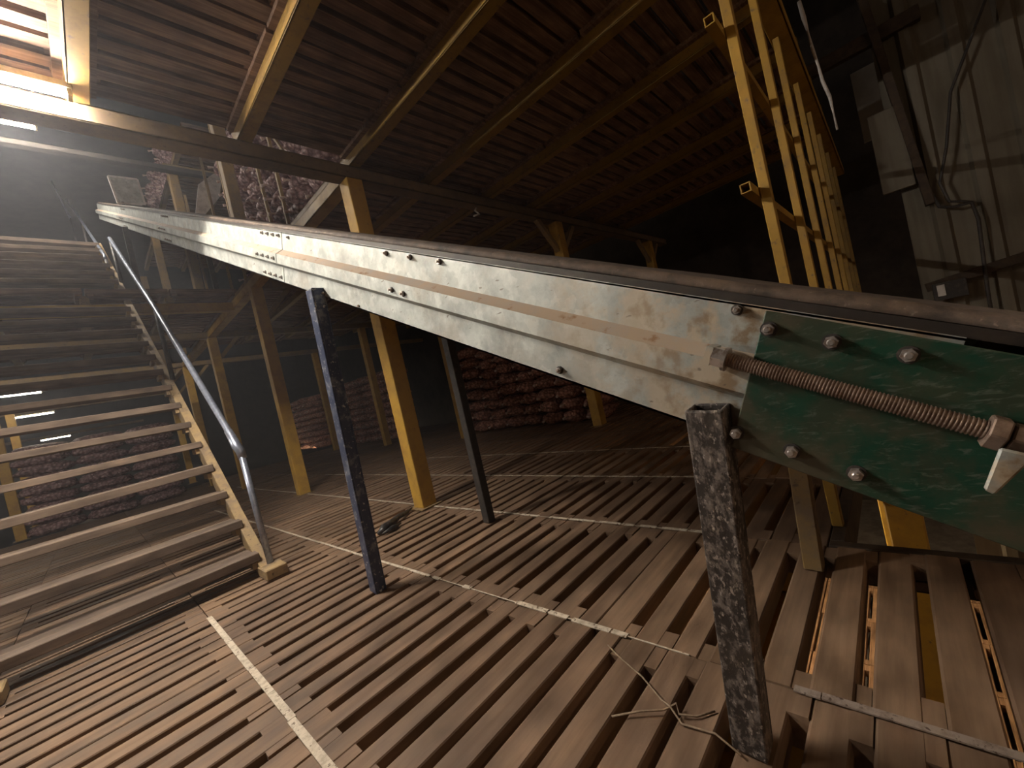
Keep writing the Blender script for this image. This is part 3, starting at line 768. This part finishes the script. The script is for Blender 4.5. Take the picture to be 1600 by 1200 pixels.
tag(b.build('knotted_twine', M_twine, base=(1.45,.9,0), smooth=True), 'knotted piece of twine lying on the slats before the black leg', 'twine')
b = MB(); b.tube([(5.4,5.02,4.60),(5.3,4.98,4.52),(5.38,4.97,4.46),(5.22,4.96,4.40)], .016, 7)
tag(b.build('cord_scrap', M_sheetw, base=(5.3,5.0,4.4), smooth=True), 'short pale cord scrap dangling from the long ceiling beam', 'cord')

# ------------------------------------------------------------------ lamps
def lamp(x0, x1, y, z, lab, mt, grp, body=True, hh=.06):
    r = empty('tube_lamp', ((x0+x1)/2, y, z), lab, 'lamp', grp)
    b = MB(); b.box(x0-.03, x1+.03, y-.055, y+.055, z+.035, z+hh+.035); b.build('fixture_body', M_fix, r, bevel=.006)
    for x in (x0-.02, x1-.01): MB().box(x, x+.03, y-.045, y+.045, z-.03, z+.036).build('end_cap', M_fix, r)
    b = MB(); b.tube([(x0+.01,y,z), (x1-.01,y,z)], .024, 12); b.build('glowing_tube', mt, r, smooth=True)
    return r
lamp(-1.15, .41, 4.83, 4.765, 'bright tube lamp at the top left under the lit slats', M_tube, 'lit tube lamps')
lamp(-1.15, .44, 13.2, 9.42, 'second tube lamp at the left edge, small, just under the long beam', M_tube, 'lit tube lamps')
lamp(-2.2, -.70, 21.3, 4.62, 'nearest of the three far lamps seen through the steps', M_tubefar, 'lit tube lamps')
lamp(-2.02, -.70, 28.2, 4.62, 'middle one of the far lamps seen through the steps', M_tubefar, 'lit tube lamps')
lamp(-2.1, -.6, 45.5, 4.62, 'farthest lamp seen through the steps', M_tubefar, 'lit tube lamps')
lamp(-6.4, -4.85, 9.7, 4.66, 'tube lamp of the next bay to the left, level with the second column', M_tube, 'lit tube lamps')
lamp(-1.15, .41, -4.9, 4.80, 'added fill tube lamp behind the camera in the stair bay', M_tubefill, 'lit tube lamps')  # unseen lamp, added to brighten the sacks and column fronts
for i, (x, y) in enumerate(((8.9,12.2), (8.9,24.2), (6.9,3.2), (9.2,2.2), (3.4,6.5))):
    lamp(x-.75, x+.75, y, -.78, 'warm tube lamp of the floor below, %s of those under the slats' % ORD[i], M_tubelow, 'lamps of the floor below')

# ------------------------------------------------------------------ dusty air in the stairwell
hz = bpy.data.materials.new('dusty_air'); hz.use_nodes = True; nt = hz.node_tree
for n in list(nt.nodes):
    if n.type != 'OUTPUT_MATERIAL': nt.nodes.remove(n)
v = nt.nodes.new('ShaderNodeVolumeScatter'); v.inputs['Color'].default_value = (.9,.92,1,1); v.inputs['Density'].default_value = .0075; v.inputs['Anisotropy'].default_value = .35
nt.links.new(v.outputs[0], nt.nodes['Material Output'].inputs['Volume'])
h = MB().box(-4.5, 7.4, 2.2, 32, -.1, 11).build('dust_haze', hz, base=(0,3,0))
tag(h, 'faint dusty air glowing around the lamps over the stairs', 'haze', kind='stuff')
xbeam(21.3, -4.5, 3.6, 4.73, 4.90, 'beam that carries the nearest far lamp behind the steps', M_yold)
xbeam(28.2, -4.5, 3.6, 4.73, 4.90, 'beam that carries the middle far lamp behind the steps', M_yold)
xbeam(45.5, -4.5, 3.6, 4.73, 4.90, 'beam that carries the farthest far lamp behind the steps', M_yold)
xbeam(-4.9, -3.6, 3.0, 4.90, 5.05, 'beam behind the camera carrying the added fill lamp', M_yold)
xbeam(9.7, -7.2, -4.0, 4.77, 4.92, 'beam of the next bay to the left carrying a lamp', M_yold)
xbeam(5.35, -3.8, 7.0, 9.58, 9.72, 'high beam hidden over the long ceiling beam', M_hall)
b = MB(); b.box(3.16, 13.2, .44, .52, -.24, .0)
member('edge_board', b, M_pole, (3.16, .48, -.24), 'dark edge board under the feet of the barred guard', 'board')
b = MB(); b.box(3.085, 3.16, -2.4, .52, -.24, -.002)
member('edge_board', b, M_pole, (3.12, -1, -.24), 'dark board closing the floor end at the lower right', 'board')
